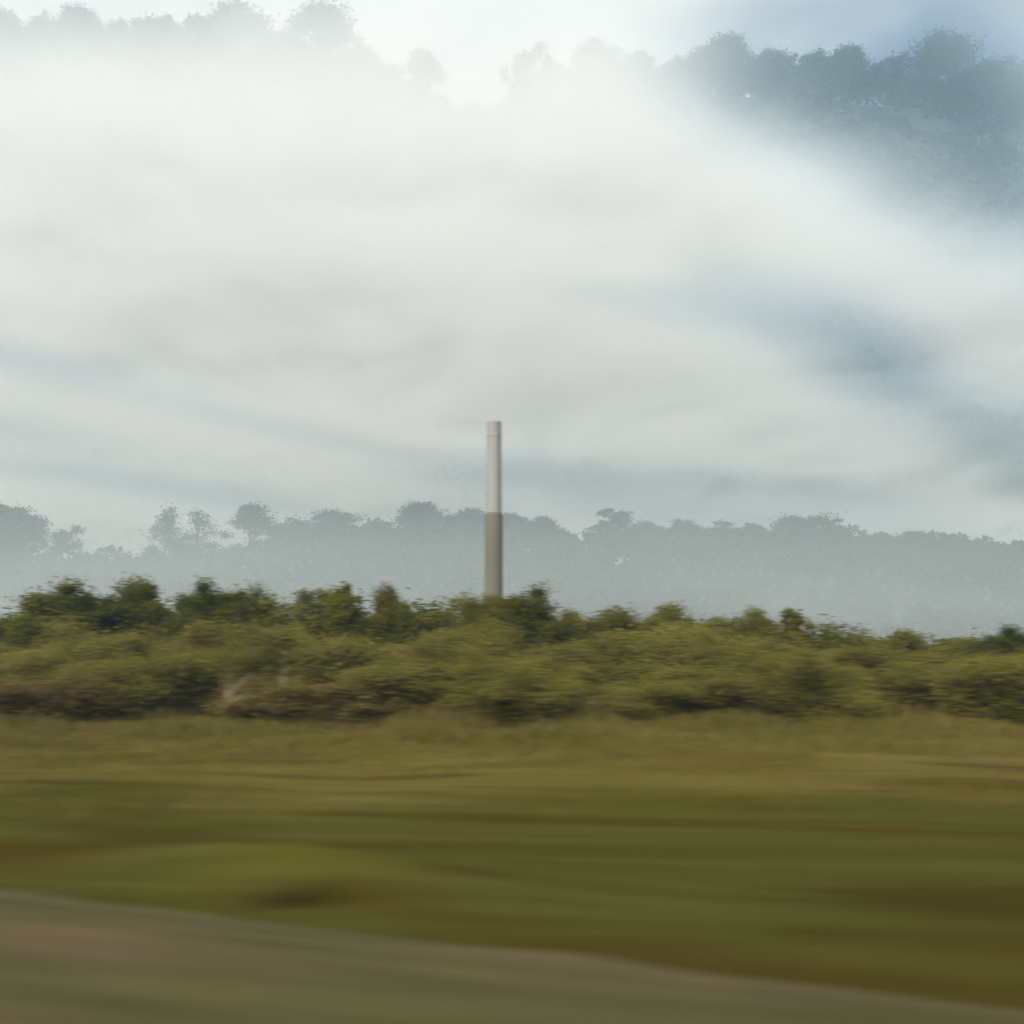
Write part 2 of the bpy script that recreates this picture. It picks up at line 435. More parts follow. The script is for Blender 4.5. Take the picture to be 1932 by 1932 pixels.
def fan(n, lo, hi, p=2.2):
    return [math.copysign(abs(v)**p, v)*hi for v in np.linspace(-1, 1, n)]
xs = fan(161, 0, 1500, 3.0)
ys = [-1500, -600, -200, -60, -20] + list(np.arange(-10, 30, 0.4)) + list(np.arange(30, 70, 1.5)) + [80, 100, 140, 200, 260, 340, 450, 600, 900, 1500]
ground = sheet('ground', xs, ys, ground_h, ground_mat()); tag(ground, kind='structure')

def road_mat():
    m, t = new_mat('worn_asphalt'); n = t.nodes; l = t.links.new
    o = n.new('ShaderNodeOutputMaterial'); b = n.new('ShaderNodeBsdfPrincipled'); g = n.new('ShaderNodeNewGeometry')
    outs = []
    for sc_, st, det, off in ((0.45, (0.35, 1.3, 0), 3, 2.0), (1.6, (0.14, 2.0, 0), 4, 9.0), (5.0, (0.12, 2.0, 0), 4, 4.0)):
        mpp = n.new('ShaderNodeMapping'); mpp.inputs['Scale'].default_value = st; mpp.inputs['Location'].default_value = (off, off, 0)
        mp0 = n.new('ShaderNodeMapping'); mp0.inputs['Rotation'].default_value = (0, 0, R(20))
        no = n.new('ShaderNodeTexNoise'); no.inputs['Scale'].default_value = sc_; no.inputs['Detail'].default_value = det
        l(g.outputs['Position'], mp0.inputs['Vector']); l(mp0.outputs[0], mpp.inputs['Vector']); l(mpp.outputs[0], no.inputs['Vector']); outs.append(no.outputs['Fac'])
    a = n.new('ShaderNodeMath'); a.operation = 'MULTIPLY_ADD'; l(outs[1], a.inputs[0]); a.inputs[1].default_value = 0.5
    q = n.new('ShaderNodeMath'); q.operation = 'MULTIPLY'; l(outs[2], q.inputs[0]); q.inputs[1].default_value = 0.5
    l(q.outputs[0], a.inputs[2])
    r1 = ramp(t, [(0.36, (0.042, 0.038, 0.011)), (0.5, (0.064, 0.057, 0.0175)), (0.64, (0.094, 0.080, 0.028))]); l(a.outputs[0], r1.inputs[0])
    bf = n.new('ShaderNodeMapRange'); bf.interpolation_type = 'SMOOTHSTEP'; l(outs[0], bf.inputs['Value'])
    bf.inputs['From Min'].default_value = 0.48; bf.inputs['From Max'].default_value = 0.66; bf.inputs['To Max'].default_value = 0.8
    mm = n.new('ShaderNodeMix'); mm.data_type = 'RGBA'; l(bf.outputs[0], mm.inputs['Factor'])
    l(r1.outputs[0], mm.inputs['A']); mm.inputs['B'].default_value = (0.105, 0.070, 0.036, 1)
    l(patches(t, g.outputs['Position'], mm.outputs['Result'], ROAD_PATCHES), b.inputs['Base Color']); b.inputs['Roughness'].default_value = 0.95
    b.inputs['Specular IOR Level'].default_value = 0.15
    l(b.outputs[0], o.inputs['Surface']); return m

def strip(name, d0, d1, z, mat, wob=0.0, seed=0):
    """sheet along the road between two offsets from its edge"""
    V = []; F = []
    ss = list(np.arange(-300, -30, 10))+list(np.arange(-30, 30, 0.25))+list(np.arange(30, 301, 10))
    for s in ss:
        wv = wob*mn.noise(Vector((s*0.8, seed, 0)))
        for d in (d0+wv*0.3, d1+wv):
            p = RE0+rd*s+rn*d; V.append((p.x, p.y, z))
    for i in range(len(ss)-1):
        a = 2*i; F.append((a, a+2, a+3, a+1))
    return tag(link_mesh(name, V, F, mat), kind='structure')
strip('road', -8.5, 0.05, 0.012, road_mat(), 0.16, 5)
strip('road_marking', -0.13, -0.07, 0.016, plain_mat('faded_yellow_paint', (0.045, 0.038, 0.010), (0.110, 0.080, 0.022), 0.22), 0.02, 8)

# ------------------------------------------------------------------ hill and mountain
HILL_Y, MTN_Y = 300.0, 520.0
HILL_CREST = [(-400, 1082), (0, 1078), (300, 1080), (440, 1075), (520, 1052), (600, 1032), (1040, 1035), (1100, 1062), (1400, 1048), (1600, 1052), (1932, 1072), (2400, 1080)]
MTN_CREST = [(-500, 120), (0, 125), (450, 130), (600, 150), (700, 200), (830, 230), (930, 235), (1100, 200), (1300, 190), (1450, 180), (1700, 200), (1932, 235), (2500, 240)]
def crest_z(pts, Y, x):
    z = 100
    for _ in range(3):
        depth = Y*math.cos(PITCH)+(z-EYE)*math.sin(PITCH)
        px = 966+FPX*x/depth
        z = at(px, interp(px, pts), Y).z
    return z
hx = list(np.linspace(-420, 420, 141)); hz_ = [crest_z(HILL_CREST, HILL_Y, x) for x in hx]
mx_ = list(np.linspace(-560, 560, 161)); mz_ = [crest_z(MTN_CREST, MTN_Y, x) for x in mx_]
def hill_h(x, y):
    z = np.interp(x, hx, hz_)
    t = (y-215)/(HILL_Y-215)
    if t < 1: q = max(0, t); q = q**0.8; v = z*q
    else: v = z*max(0, 1-(y-HILL_Y)/220)
    return v+2.0*mn.noise(Vector((x*0.03, y*0.03, 0)))*min(1, max(0, t))-0.5
def mtn_h(x, y):
    z = np.interp(x, mx_, mz_)
    t = (y-345)/(MTN_Y-345)
    if t < 1: v = z*max(0, t)**0.9
    else: v = z*max(0, 1-(y-MTN_Y)/500)
    return v+9*mn.noise(Vector((x*0.015, y*0.015, 5)))*min(1, max(0, t*1.2))*(1 if abs(y-MTN_Y) > 40 else abs(y-MTN_Y)/40)-0.6
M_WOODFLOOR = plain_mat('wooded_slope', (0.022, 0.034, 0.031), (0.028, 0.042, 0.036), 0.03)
tag(sheet('hill', hx, [214, 222, 232, 244, 256, 268, 280, 290, 296, 300, 304, 312, 330, 360, 420, 520], hill_h, M_WOODFLOOR), kind='structure')
tag(sheet('mountain', mx_, [330, 345, 360, 380, 400, 420, 440, 460, 480, 495, 508, 514, 520, 526, 540, 580, 660, 800, 1020], mtn_h, M_WOODFLOOR), kind='structure')

def woods(name, label, spots, size, nleaf, leaf, seed):
    """far wood that reads as one mass"""
    rng = np.random.default_rng(seed)
    Ps = []
    for (x, y, z, r) in spots:
        d = rng.normal(size=(nleaf, 3)); d /= np.linalg.norm(d, axis=1)[:, None]
        d[:, 2] = np.abs(d[:, 2])*1.0-0.15
        Ps.append(np.array([x, y, z])+d*np.array([r, r, r*1.25])*(0.8+0.3*rng.random(nleaf))[:, None])
    P = np.vstack(Ps); V, F = leaf_quads(P, leaf, rng, 0.3)
    o = link_mesh(name, V, F, M_FAR); tag(o, label, 'woods', kind='stuff'); return o
rr = random.Random(4)
spots = []
for y in (222, 234, 246, 258, 270, 282, 291, 299, 306):
    x = -190
    while x < 190:
        x += rr.uniform(4, 8); r = rr.uniform(3.2, 5.2)
        spots.append((x, y+rr.uniform(-5, 5), hill_h(x, y)+(rr.uniform(1.5, 4.5) if y > 288 and x > -62 else rr.uniform(0, 1.5)), r))
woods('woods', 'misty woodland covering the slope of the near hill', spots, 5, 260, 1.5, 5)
spots = []
for y in (348, 362, 376, 390, 404, 418, 432, 444, 456, 468, 479, 490, 500, 510, 518):
    x = -300
    while x < 300:
        x += rr.uniform(7, 12); r = rr.uniform(6.5, 9.5)
        spots.append((x, y+rr.uniform(-8, 8), mtn_h(x, y)+(rr.uniform(6, 13) if y > 500 and not -30 < x < 4 else rr.uniform(0, 4)), r))
woods('woods', 'fog-covered forest on the face of the tall mountain', spots, 9, 230, 2.5, 6)

# ------------------------------------------------------------------ trees of the three rows
def row(items, Y, group, base=None, cat='tree', zfun=None, jit=0.0, hscale=1.0):
    for (key, x0, x1, ytop, label, *rest) in items:
        dy = rest[0] if rest else 0
        y = Y+dy
        spec = SPEC[key]; H0, W0 = spec[3], spec[4]
        top = at((x0+x1)/2, ytop, y)
        zb = zfun(top.x, y)
        # width on the ground from the width seen
        depth = y*math.cos(PITCH)+(top.z-EYE)*math.sin(PITCH)
        wid = (x1-x0)/FPX*depth*(1.4 if Y == 50 else 1.22)
        h = max(1.0, (top.z-zb))
        place(key, (top.x, y, zb-0.02*h), wid/W0*1.04, h/(H0*0.99), (x0*7.3) % 6.28, label, cat, group)

NEAR = [
 ('n_round2', -60, 80, 1162, 'dark tree cut by the left edge of the picture, lowest of the dark row there', 1),
 ('n_round1', 30, 200, 1098, 'rounded dark green tree with flat-topped crown, leftmost whole crown of the dark row', 0),
 ('n_round2', 200, 335, 1088, 'dark green tree with the highest, knobbly crown of the dark row', 2),
 ('n_round1', 325, 440, 1096, 'dark green tree directly right of the highest crown of the dark row', 0),
 ('n_round2', 420, 540, 1104, 'broad low-domed dark green tree left of the first see-through young tree', 3),
 ('n_airy1', 535, 625, 1104, 'see-through young tree with slanting sprays, left of the spiky upright tree', 1),
 ('n_spiky1', 610, 705, 1094, 'dark green tree with upright pointed shoots, left of the pole', -1),
 ('n_round3', 690, 775, 1114, 'small olive tree just right of the pointed upright tree', 1),
 ('n_airy2', 765, 870, 1116, 'thin see-through young tree just left of the tree at the foot of the pole', 0),
 ('n_round4', 862, 960, 1112, 'rounded dark tree that hides the foot of the tall pole', -2),
 ('n_round1', 930, 1060, 1106, 'wide domed dark tree just right of the tall pole', 0),
 ('n_round3', 1030, 1120, 1160, 'low olive tree in the dip right of the domed tree by the pole', 2),
 ('n_round4', 1085, 1220, 1140, 'olive domed tree, first one right of the dip beside the pole trees', 0),
 ('n_round3', 1205, 1325, 1148, 'olive tree with a gently rounded crown, second one right of the dip', 1),
 ('n_round4', 1310, 1430, 1158, 'low olive tree between the rounded olive tree and the small flat one', 2),
 ('n_round3', 1380, 1470, 1156, 'small flat-topped olive tree just left of the spiky cluster', 0),
 ('n_spiky2', 1450, 1540, 1150, 'spiky olive tree with several upright tips, on the right half of the row', -1),
 ('n_round4', 1530, 1650, 1184, 'low olive tree just right of the spiky olive tree', 1),
 ('n_round3', 1640, 1765, 1196, 'very low olive tree in the long level stretch at the right', 2),
 ('n_round4', 1750, 1870, 1199, 'lowest olive tree of the row, left of the crown at the right edge', 0),
 ('n_round1', 1845, 1960, 1182, 'darker tree with a raised crown at the right edge of the row', -1),
]
row(NEAR, 50, 'trees in the dark row behind the shrubs', zfun=lambda x, y: ground_h(x, y))

UNDER = [('under1', a-170, a+170, yt, l_, 4+(i*31) % 4) for i, (a, yt, l_) in enumerate([
 (110, 1146, 'dark undergrowth bush filling the space under the tree cut by the left edge'),
 (270, 1112, 'dark undergrowth bush beneath the highest knobbly tree'),
 (470, 1118, 'dark undergrowth bush beneath the broad low-domed tree'),
 (640, 1124, 'dark undergrowth bush under the pointed upright tree'),
 (810, 1140, 'dark undergrowth bush under the thin see-through tree left of the pole'),
 (960, 1128, 'dark undergrowth bush at the foot of the pole'),
 (1130, 1166, 'dark undergrowth bush in the dip right of the pole trees'),
 (1290, 1162, 'dark undergrowth bush beneath the second tree right of the dip'),
 (1460, 1172, 'dark undergrowth bush beneath the spiky olive tree'),
 (1640, 1196, 'dark undergrowth bush in the long level stretch at the right'),
 (1840, 1198, 'dark undergrowth bush beneath the crown at the right edge')])]
row(UNDER, 50, 'dark undergrowth bushes among the trees', cat='shrub', zfun=lambda x, y: ground_h(x, y))
hues = {'bush1': 'olive', 'bush2': 'yellow-green', 'bush3': 'mid-green', 'bush4': 'brownish'}
ordn = ['leftmost', 'second from left', 'third from left', 'fourth from left', 'fifth from left', 'sixth from left', 'seventh from left',
        'eighth from left', 'ninth from left', 'tenth from left', 'eleventh from left', 'twelfth from left', 'thirteenth from left', 'rightmost']
def wv(i): return 0.8+0.5*((i*53+7) % 10)/10
def bushes(keys, tops, x0, step, wid, Y, rowname, where):
    its = []
    nk = len(tops)
    for i, (k, yt) in enumerate(zip(keys, tops)):
        a = x0+i*step
        o = 'rightmost' if i == nk-1 else ordn[i]
        its.append((k, a-wid*wv(i)/2, a+wid*wv(i)/2, yt, f'{hues[k]} bush, {o} in the {rowname}', ((i*37) % 5-2)*1.1))
    row(its, Y, where, cat='shrub', zfun=lambda x, y: ground_h(x, y))
bushes(['bush1', 'bush2', 'bush4', 'bush3', 'bush1', 'bush2', 'bush1', 'bush3', 'bush2', 'bush1', 'bush3', 'bush2'],
       [1196, 1166, 1182, 1152, 1174, 1160, 1186, 1158, 1176, 1196, 1206, 1216], 20, 172, 260, 43, 'taller back line of shrubs under the trees', 'shrubs in the taller back line')
bushes(['bush4', 'bush1', 'bush2', 'bush4', 'bush3', 'bush2', 'bush1', 'bush3', 'bush1', 'bush2', 'bush3'],
       [1262, 1222, 1205, 1268, 1232, 1214, 1276, 1238, 1210, 1244, 1212], 40, 186, 270, 37, 'lower front line of shrubs along the field', 'shrubs in the lower front line')

FAR = [
 ('f_round1', -60, 78, 953, 'hazy large-crowned tree cut by the left edge on the misty hill', 0),
 ('f_airy', 82, 150, 986, 'small hazy tree standing alone right of the left-edge tree on the misty hill', 2),
 ('f_poplar1', 284, 346, 955, 'slim hazy tree, left one of the two thin tall ones', 0),
 ('f_poplar2', 334, 414, 962, 'slim hazy tree with a pointed cone shape, right one of the two thin tall ones', 3),
 ('f_pine', 424, 524, 950, 'hazy pine with layered flat boughs on the misty hill', 0),
 ('f_round2', 510, 610, 975, 'hazy tree just right of the layered pine', 6),
 ('f_flat', 560, 690, 960, 'hazy flat-topped tree of the big clump left of the pole', 2),
 ('f_round3', 680, 765, 982, 'hazy tree in the dip between the flat-topped tree and the highest clump', 8),
 ('f_round1', 750, 850, 948, 'hazy tree with the highest crown of the big clump left of the pole', 0),
 ('f_round2', 835, 930, 955, 'hazy tree directly left of the pole on the misty hill', 3),
 ('f_round3', 915, 1005, 967, 'hazy tree directly behind the pole on the misty hill', 5),
 ('f_round1', 985, 1060, 975, 'hazy tree sloping down right of the pole on the misty hill', 2),
 ('f_round2', 1035, 1092, 996, 'small hazy tree at the right end of the clump behind the pole', 4),
 ('f_spiky', 1092, 1205, 956, 'hazy tall tree with stepped pointed crown, first one right of the gap', 0),
 ('f_round3', 1180, 1256, 982, 'hazy low tree on the right flank of the pointed tree', 4),
 ('f_round1', 1245, 1322, 980, 'hazy round tree, second separate crown right of the gap', 0),
 ('f_airy', 1312, 1400, 983, 'hazy thin-leaved tree with light showing through, left of the great dome', 2),
 ('f_round2', 1385, 1450, 986, 'small hazy tree touching the left side of the great dome', 5),
 ('f_flat', 1438, 1608, 969, 'hazy tree shaped as one great wide dome on the right of the hill', 0),
 ('f_round3', 1595, 1690, 1009, 'low hazy tree just right of the great dome', 3),
 ('f_round1', 1675, 1760, 1002, 'hazy round tree midway between the great dome and the right edge', 0),
 ('f_round2', 1745, 1812, 1012, 'low hazy tree right of the midway round tree on the hill', 3),
 ('f_spiky', 1795, 1862, 1016, 'hazy small tree with pointed tip near the right edge of the hill', 0),
 ('f_round3', 1850, 1970, 1026, 'hazy low tree cut by the right edge on the misty hill', 2),
]
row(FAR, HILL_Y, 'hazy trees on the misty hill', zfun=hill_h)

RIDGE = [
 ('f_round1', -50, 60, 22, 'ghostly pale tree at the upper left corner of the mountain crest', 0),
 ('f_round2', 50, 130, 26, 'pale crest tree, second from the upper left corner', 5),
 ('f_round3', 110, 200, 16, 'pale crest tree with a raised crown left of the first notch', 0),
 ('f_round1', 195, 265, 38, 'pale small crest tree standing between the two notches at upper left', 4),
 ('f_round2', 250, 350, 30, 'pale rounded crest tree just right of the second notch', 0),
 ('f_round3', 335, 425, 32, 'pale crest tree left of the highest crest crown', 5),
 ('f_round1', 385, 515, 10, 'pale tree with the highest crown on the mountain crest', 0),
 ('f_round2', 500, 590, 60, 'pale crest tree in the shallow dip left of the tapering tree', 4),
 ('f_pine', 540, 680, 14, 'pale tapering crest tree with a pointed top and layered boughs', 0),
 ('f_round3', 640, 725, 92, 'pale crest tree stepping down right of the tapering tree', 4),
 ('f_airy', 705, 765, 105, 'faint thin-leaved crest tree left of the lone pale pine', 2),
 ('f_pine', 758, 842, 95, 'lone pale pine at the left side of the wide gap in the crest', 0),
 ('f_airy', 950, 1022, 78, 'faint feathery tall tree at the right side of the wide gap in the crest', 0),
 ('f_airy', 1020, 1066, 92, 'faint feathery narrow tree left of the pale domed tree', 3),
 ('f_round1', 1068, 1175, 78, 'pale domed crest tree at the middle of the crest', 0),
 ('f_round2', 1160, 1240, 96, 'pale crest tree on the right shoulder of the middle dome', 5),
 ('f_round3', 1225, 1320, 118, 'pale low crest tree in the dip before the blue-grey trees', 3),
 ('f_round1', 1305, 1420, 78, 'blue-grey round crest tree, leftmost of the darker crest trees', 0),
 ('f_round2', 1408, 1500, 90, 'blue-grey crest tree, second of the darker ones from the left', 3),
 ('f_round3', 1490, 1570, 100, 'blue-grey crest tree in the middle of the darker ones', 5),
 ('f_round1', 1545, 1640, 96, 'blue-grey crest tree just left of the notch under the blue sky', 0),
 ('f_airy', 1640, 1705, 92, 'small blue-grey ragged tree just right of the notch under the blue sky', 2),
 ('f_flat', 1680, 1850, 70, 'blue-grey tree with widely spread ragged boughs near the upper right', 0),
 ('f_airy', 1800, 1900, 100, 'loose-leaved crest tree right of the widely spread tree', 3),
 ('f_round2', 1860, 1980, 126, 'crest tree cut by the upper right edge of the picture', 2),
]
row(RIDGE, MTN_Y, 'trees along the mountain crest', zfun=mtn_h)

M_DEAD = plain_mat('bleached_wood', (0.26, 0.22, 0.13), (0.36, 0.31, 0.20), 5)
def dead(name, px, Y, H, n, seed, label, lean=0.5):
    rng = np.random.default_rng(seed); p = at(px, 1300, Y)
    root = bpy.data.objects.new(name, None); col.objects.link(root); root.location = (p.x, Y, ground_h(p.x, Y))
    V, F = [], []; tube(V, F, (0, 0, -0.1), (0.1*lean, 0, 0.55*H), 0.035, 0.024, seg=6, rng=rng, wob=0.03)
    link_mesh('trunk', V, F, M_DEAD, root); V, F = [], []
    for i in range(n):
        z = H*rng.uniform(0.25, 0.55); e = (lean*rng.uniform(-0.3, 1.0), rng.uniform(-0.3, 0.1), z+H*rng.uniform(0.2, 0.5))
        tube(V, F, (0.1*lean*z/H, 0, z), e, 0.018, 0.006, seg=5, rng=rng, wob=0.05)
    link_mesh('branches', V, F, M_DEAD, root); tag(root, label, 'dead shrub')
dead('bare_sapling', 533, 34.4, 2.9, 3, 5, 'thin pale bare stem standing in front of the shrubs left of the pole', 0.15)
dead('dead_shrub', 425, 34.6, 1.9, 12, 6, 'dead leafless shrub with pale slanting branches in front of the brownish bushes', 0.9)

# ------------------------------------------------------------------ grass
def blades(name, n, x0, x1, y0, y1, h0, h1, w_, mat, label, seed, thin=None):
    rng = np.random.default_rng(seed)
    x = rng.uniform(x0, x1, n); y = y0+(y1-y0)*rng.random(n)
    keep = np.array([mn.noise(Vector((a*0.35, b*0.7, seed)))*0.9+rng.random()*0.5 > (0.05 if thin is None else thin) for a, b in zip(x, y)])
    keep &= (x-RE0.x)*rn.x+(y-RE0.y)*rn.y > -0.05
    x, y = x[keep], y[keep]; n = len(x); tp = 0.10+0.90*np.clip((y-y0)/(y1-y0)*1.15, 0, 1)**1.3
    z = np.array([ground_h(a, b) for a, b in zip(x, y)])-0.02
    h = rng.uniform(h0, h1, n)*np.array([0.75+1.1*max(-0.4, mn.noise(Vector((a*0.3, b*0.3, 9.0+seed)))) for a, b in zip(x, y)])*(tp if h0 > 0.1 else 1); az = rng.uniform(0, 6.28, n); ww = w_*rng.uniform(0.6, 1.3, n)
    le = rng.normal(size=(n, 2))*0.28*h[:, None]
    P = np.stack([x, y, z], 1); a = np.stack([np.cos(az), np.sin(az), 0*az], 1)*ww[:, None]/2
    T = P+np.stack([le[:, 0], le[:, 1], h], 1)
    V = np.stack([P-a, P+a, T+a*0.3, T-a*0.3], 1).reshape(-1, 3)
    o = link_mesh(name, V, np.arange(4*n).reshape(n, 4), mat); return tag(o, label, 'grass', kind='stuff')
M_DRYGRASS = foliage_mat('dry_grass', (0.10, 0.085, 0.018), (0.13, 0.105, 0.024), (0.165, 0.125, 0.034), 0.25, 0.3)
M_WEEDS = foliage_mat('weeds', (0.100, 0.086, 0.020), (0.132, 0.115, 0.026), (0.170, 0.138, 0.038), 0.2, 0.3)
M_GRASS = foliage_mat('green_grass', (0.048, 0.050, 0.008), (0.072, 0.076, 0.011), (0.105, 0.090, 0.017), 0.3, 0.3)
blades('tall_grass', 120000, -26, 28, 21.0, 38.5, 0.25, 0.80, 0.05, M_WEEDS, 'tall dry and green grass at the foot of the shrubs', 3, 0.0)
blades('grass', 60000, -22, 24, 15, 33, 0.06, 0.16, 0.03, M_DRYGRASS, 'short dry grass across the far side of the verge', 4, 0.2)
blades('grass', 60000, -11, 12, 6.4, 17, 0.04, 0.10, 0.012, M_GRASS, 'short green grass on the near side of the verge', 6, 0.2)

# ------------------------------------------------------------------ pole
def lathe(name, prof, mat, parent, seg=24, cx=0, cy_=0):
    V = []; F = []
    for (r, z) in prof:
        for s in range(seg):
            a = 2*math.pi*s/seg; V.append((cx+r*math.cos(a), cy_+r*math.sin(a), z))
    for i in range(len(prof)-1):
        for s in range(seg):
            a = i*seg+s; b = i*seg+(s+1) % seg; F.append((a, b, b+seg, a+seg))
    F.append(tuple(range(seg))[::-1]); F.append(tuple((len(prof)-1)*seg+s for s in range(seg)))
    return link_mesh(name, V, F, mat, parent, smooth=False)
PY = 60.0; PK = PY/62.0
pt = at(933, 797, PY); pj = at(930, 968, PY)
pole = bpy.data.objects.new('pole', None); col.objects.link(pole); pole.location = (pt.x-0.03, PY, 0)
tag(pole, 'tall thick pole, grey-brown below and pale above, rising behind the dark trees', 'pole')
M_PALE = plain_mat('pale_concrete', (0.26, 0.262, 0.25), (0.30, 0.302, 0.29), 1.5, stretch=(1, 1, 0.3))
M_POLEBROWN = plain_mat('brown_concrete', (0.125, 0.118, 0.095), (0.16, 0.15, 0.12), 1.2, stretch=(1, 1, 0.3))  # lower section browner and darker than the pale upper one
lathe('lower_section', [(q*PK, z_) for q, z_ in [(0.52, -0.2), (0.50, pj.z-0.15), (0.46, pj.z)]], M_POLEBROWN, pole)
lathe('upper_section', [(q*PK, z_) for q, z_ in [(0.44, pj.z), (0.41, pt.z-0.12)]], M_PALE, pole)
lathe('collar', [(q*PK, z_) for q, z_ in [(0.42, pt.z-0.86), (0.43, pt.z-0.82), (0.43, pt.z-0.70), (0.42, pt.z-0.66)]], M_PALE, pole)
# slanted cap
cap = lathe('cap', [(q*PK, z_) for q, z_ in [(0.415, pt.z-0.12), (0.42, pt.z-0.05), (0.405, pt.z+0.02)]], M_PALE, pole)

# ------------------------------------------------------------------ haze and mist
def box(name, x0, x1, y0, y1, z0, z1, mat):
    V = [(x, y, z) for z in (z0, z1) for y in (y0, y1) for x in (x0, x1)]
    F = [(0, 2, 3, 1), (4, 5, 7, 6), (0, 1, 5, 4), (2, 6, 7, 3), (0, 4, 6, 2), (1, 3, 7, 5)]
    return link_mesh(name, V, F, mat)
m, t = new_mat('haze_air'); o_ = t.nodes.new('ShaderNodeOutputMaterial'); pv = t.nodes.new('ShaderNodeVolumePrincipled')
pv.inputs['Color'].default_value = (0.52, 0.78, 1.0, 1); pv.inputs['Density'].default_value = 0.0007
pv.inputs['Anisotropy'].default_value = 0.3
t.links.new(pv.outputs[0], o_.inputs['Volume'])
tag(box('haze', -1600, 1600, -1600, 1600, -1.6, 352, m), 'thin pale haze filling the valley air', 'haze', kind='stuff')

def mist_mat(name, dens, top, soft, z0, holes=(), lean=0.0, thin=0.3, wisp=0.0, nscale=(0.006, 0.006, 0.016), nlo=0.35, nhi=0.7, color=(0.99, 0.985, 0.975), floor=0.1):
    m, t = new_mat(name); n = t.nodes; l = t.links.new
    o = n.new('ShaderNodeOutputMaterial'); pv = n.new('ShaderNodeVolumePrincipled'); g = n.new('ShaderNodeNewGeometry')
    tcx = n.new('ShaderNodeTexCoord')
    pos = tcx.outputs['Object']
    sep = n.new('ShaderNodeSeparateXYZ'); l(pos, sep.inputs[0])
    mr = n.new('ShaderNodeMapRange'); mr.interpolation_type = 'SMOOTHSTEP'; lz = n.new('ShaderNodeMath'); lz.operation = 'MULTIPLY_ADD'; l(sep.outputs['X'], lz.inputs[0]); lz.inputs[1].default_value = lean; l(sep.outputs['Z'], lz.inputs[2]); l(lz.outputs[0], mr.inputs['Value'])
    mr.inputs['From Min'].default_value = top-soft; mr.inputs['From Max'].default_value = top
    mr.inputs['To Min'].default_value = 1; mr.inputs['To Max'].default_value = 0
    mpp = n.new('ShaderNodeMapping'); mpp.inputs['Scale'].default_value = nscale; mpp.inputs['Rotation'].default_value = (0, R(14), 0)
    l(pos, mpp.inputs['Vector'])
    no = n.new('ShaderNodeTexNoise'); no.inputs['Scale'].default_value = 1; no.inputs['Detail'].default_value = 4
    no.inputs['Distortion'].default_value = 0.3
    l(mpp.outputs[0], no.inputs['Vector'])
    nr = n.new('ShaderNodeMapRange'); nr.interpolation_type = 'SMOOTHSTEP'; pass
    nr.inputs['From Min'].default_value = nlo; nr.inputs['From Max'].default_value = nhi; nr.inputs['To Min'].default_value = floor
    nsrc = no.outputs['Fac']
    if wisp:
        mp3 = n.new('ShaderNodeMapping'); mp3.inputs['Scale'].default_value = (0.018, 0.012, 0.075); mp3.inputs['Rotation'].default_value = (0, R(13), 0)
        n3 = n.new('ShaderNodeTexNoise'); n3.inputs['Scale'].default_value = 1; n3.inputs['Detail'].default_value = 4; n3.inputs['Distortion'].default_value = 0.9
        l(pos, mp3.inputs['Vector']); l(mp3.outputs[0], n3.inputs['Vector'])
        w3 = n.new('ShaderNodeMath'); w3.operation = 'SUBTRACT'; l(n3.outputs['Fac'], w3.inputs[0]); w3.inputs[1].default_value = 0.5
        w4 = n.new('ShaderNodeMath'); w4.operation = 'MULTIPLY_ADD'; l(w3.outputs[0], w4.inputs[0]); w4.inputs[1].default_value = wisp; l(nsrc, w4.inputs[2])
        nsrc = w4.outputs[0]
    l(nsrc, nr.inputs['Value'])
    cur = n.new('ShaderNodeMath'); cur.operation = 'MULTIPLY'; l(mr.outputs[0], cur.inputs[0]); l(nr.outputs[0], cur.inputs[1])
    dsrc = cur.outputs[0]; hcur = None
    for (c, rad, amt, tilt, el) in holes:
        mp2 = n.new('ShaderNodeMapping'); mp2.vector_type = 'TEXTURE'
        mp2.inputs['Location'].default_value = c; mp2.inputs['Scale'].default_value = rad; mp2.inputs['Rotation'].default_value = (el, R(tilt), 0)
        l(pos, mp2.inputs['Vector'])
        ln = n.new('ShaderNodeVectorMath'); ln.operation = 'LENGTH'; l(mp2.outputs[0], ln.inputs[0])
        hm = n.new('ShaderNodeMapRange'); hm.interpolation_type = 'SMOOTHSTEP'; l(ln.outputs['Value'], hm.inputs['Value'])
        hm.inputs['From Min'].default_value = 0.35; hm.inputs['From Max'].default_value = 1.35
        hm.inputs['To Min'].default_value = 1-amt; hm.inputs['To Max'].default_value = 1
        if amt == 1.0:      # a clear gap rather than a thin blue veil
            g5 = n.new('ShaderNodeMapRange'); l(hm.outputs[0], g5.inputs['Value']); g5.inputs['To Min'].default_value = 0.12
            q = n.new('ShaderNodeMath'); q.operation = 'MULTIPLY'; l(cur.outputs[0], q.inputs[0]); l(g5.outputs[0], q.inputs[1]); cur = q
        if hcur is None: hcur = hm.outputs[0]; continue
        q = n.new('ShaderNodeMath'); q.operation = 'MULTIPLY'; l(hcur, q.inputs[0]); l(hm.outputs[0], q.inputs[1]); hcur = q.outputs[0]
    if hcur is not None:
        kk = n.new('ShaderNodeMapRange'); l(hcur, kk.inputs['Value']); kk.inputs['To Min'].default_value = thin
        q = n.new('ShaderNodeMath'); q.operation = 'MULTIPLY'; l(cur.outputs[0], q.inputs[0]); l(kk.outputs[0], q.inputs[1]); cur = q
        cmx = n.new('ShaderNodeMix'); cmx.data_type = 'RGBA'; l(hcur, cmx.inputs['Factor'])
        cmx.inputs['A'].default_value = (0.66, 0.82, 0.97, 1); cmx.inputs['B'].default_value = (*color, 1)
    de = n.new('ShaderNodeMath'); de.operation = 'MULTIPLY'; l(cur.outputs[0], de.inputs[0]); de.inputs[1].default_value = dens
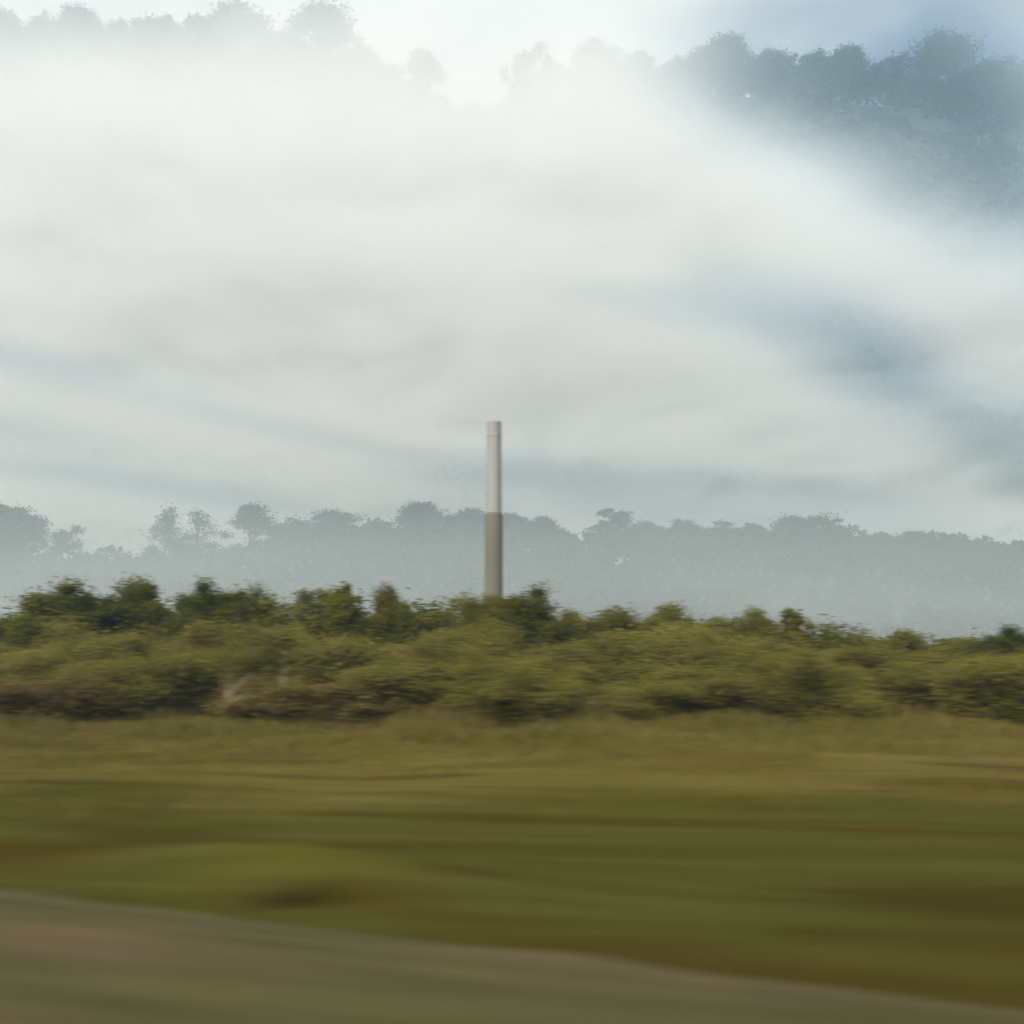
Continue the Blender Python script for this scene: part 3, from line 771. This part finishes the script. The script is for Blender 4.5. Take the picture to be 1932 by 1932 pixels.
    l(de.outputs[0], pv.inputs['Density'])
    pv.inputs['Color'].default_value = (*color, 1)
    if hcur is not None: l(cmx.outputs['Result'], pv.inputs['Color'])
    pv.inputs['Anisotropy'].default_value = 0.0; l(pv.outputs[0], o.inputs['Volume'])
    return m
def hole(px, py, Y, rx, rz, amt, tilt=0):
    p = at(px, py, Y); return ((p.x, p.y, p.z), (rx, 150, rz), amt, tilt, math.atan2(p.z, p.y))
HY = 430
holes = [hole(1430, 160, HY, 56, 28, 1.0, 10), hole(1660, 220, HY, 74, 48, 1.0, 25), hole(1800, 345, HY, 60, 42, 1.0, 38),
         hole(1935, 450, HY, 40, 30, 0.95, 40), hole(1550, 690, HY, 34, 20, 0.95, 25), hole(1400, 590, HY, 40, 16, 0.45, 15), hole(1560, 700, HY, 14, 9, 0.8, 25), hole(1750, 850, HY, 52, 20, 0.9, 25),
         hole(1060, 905, HY, 66, 9, 0.8, 5), hole(520, 930, HY, 80, 6, 0.6, 10), hole(330, 690, HY, 80, 6, 0.42, 14),
         hole(180, 790, HY, 70, 6, 0.4, 12), hole(120, 860, HY, 70, 5, 0.35, 10), hole(1350, 990, HY, 90, 8, 0.6, 4),
         hole(620, 800, HY, 60, 5, 0.3, 12), hole(1250, 580, HY, 50, 9, 0.35, 10), hole(1420, 930, HY, 60, 7, 0.55, 8), hole(60, 640, HY, 60, 6, 0.4, 12)]
mt = mist_mat('mountain_mist', 0.034, 264, 105, 0, holes, lean=0.03, thin=0.32, wisp=0.8, nscale=(0.006, 0.006, 0.022), nlo=0.28, nhi=0.60, floor=0.3)
tag(box('mist', -430, 430, 306, 512, 2, 344, mt), 'bank of white mist hiding the mountain face', 'mist', kind='stuff')

mt2 = mist_mat('valley_mist', 0.0058, 46, 42, 0, (), nscale=(0.010, 0.010, 0.06), nlo=0.34, nhi=0.66, floor=0.3, color=(0.86, 0.93, 0.95))
tag(box('mist', -330, 330, 75, 296, 0.6, 50, mt2), 'low thin mist lying in the valley behind the dark trees', 'mist', kind='stuff')
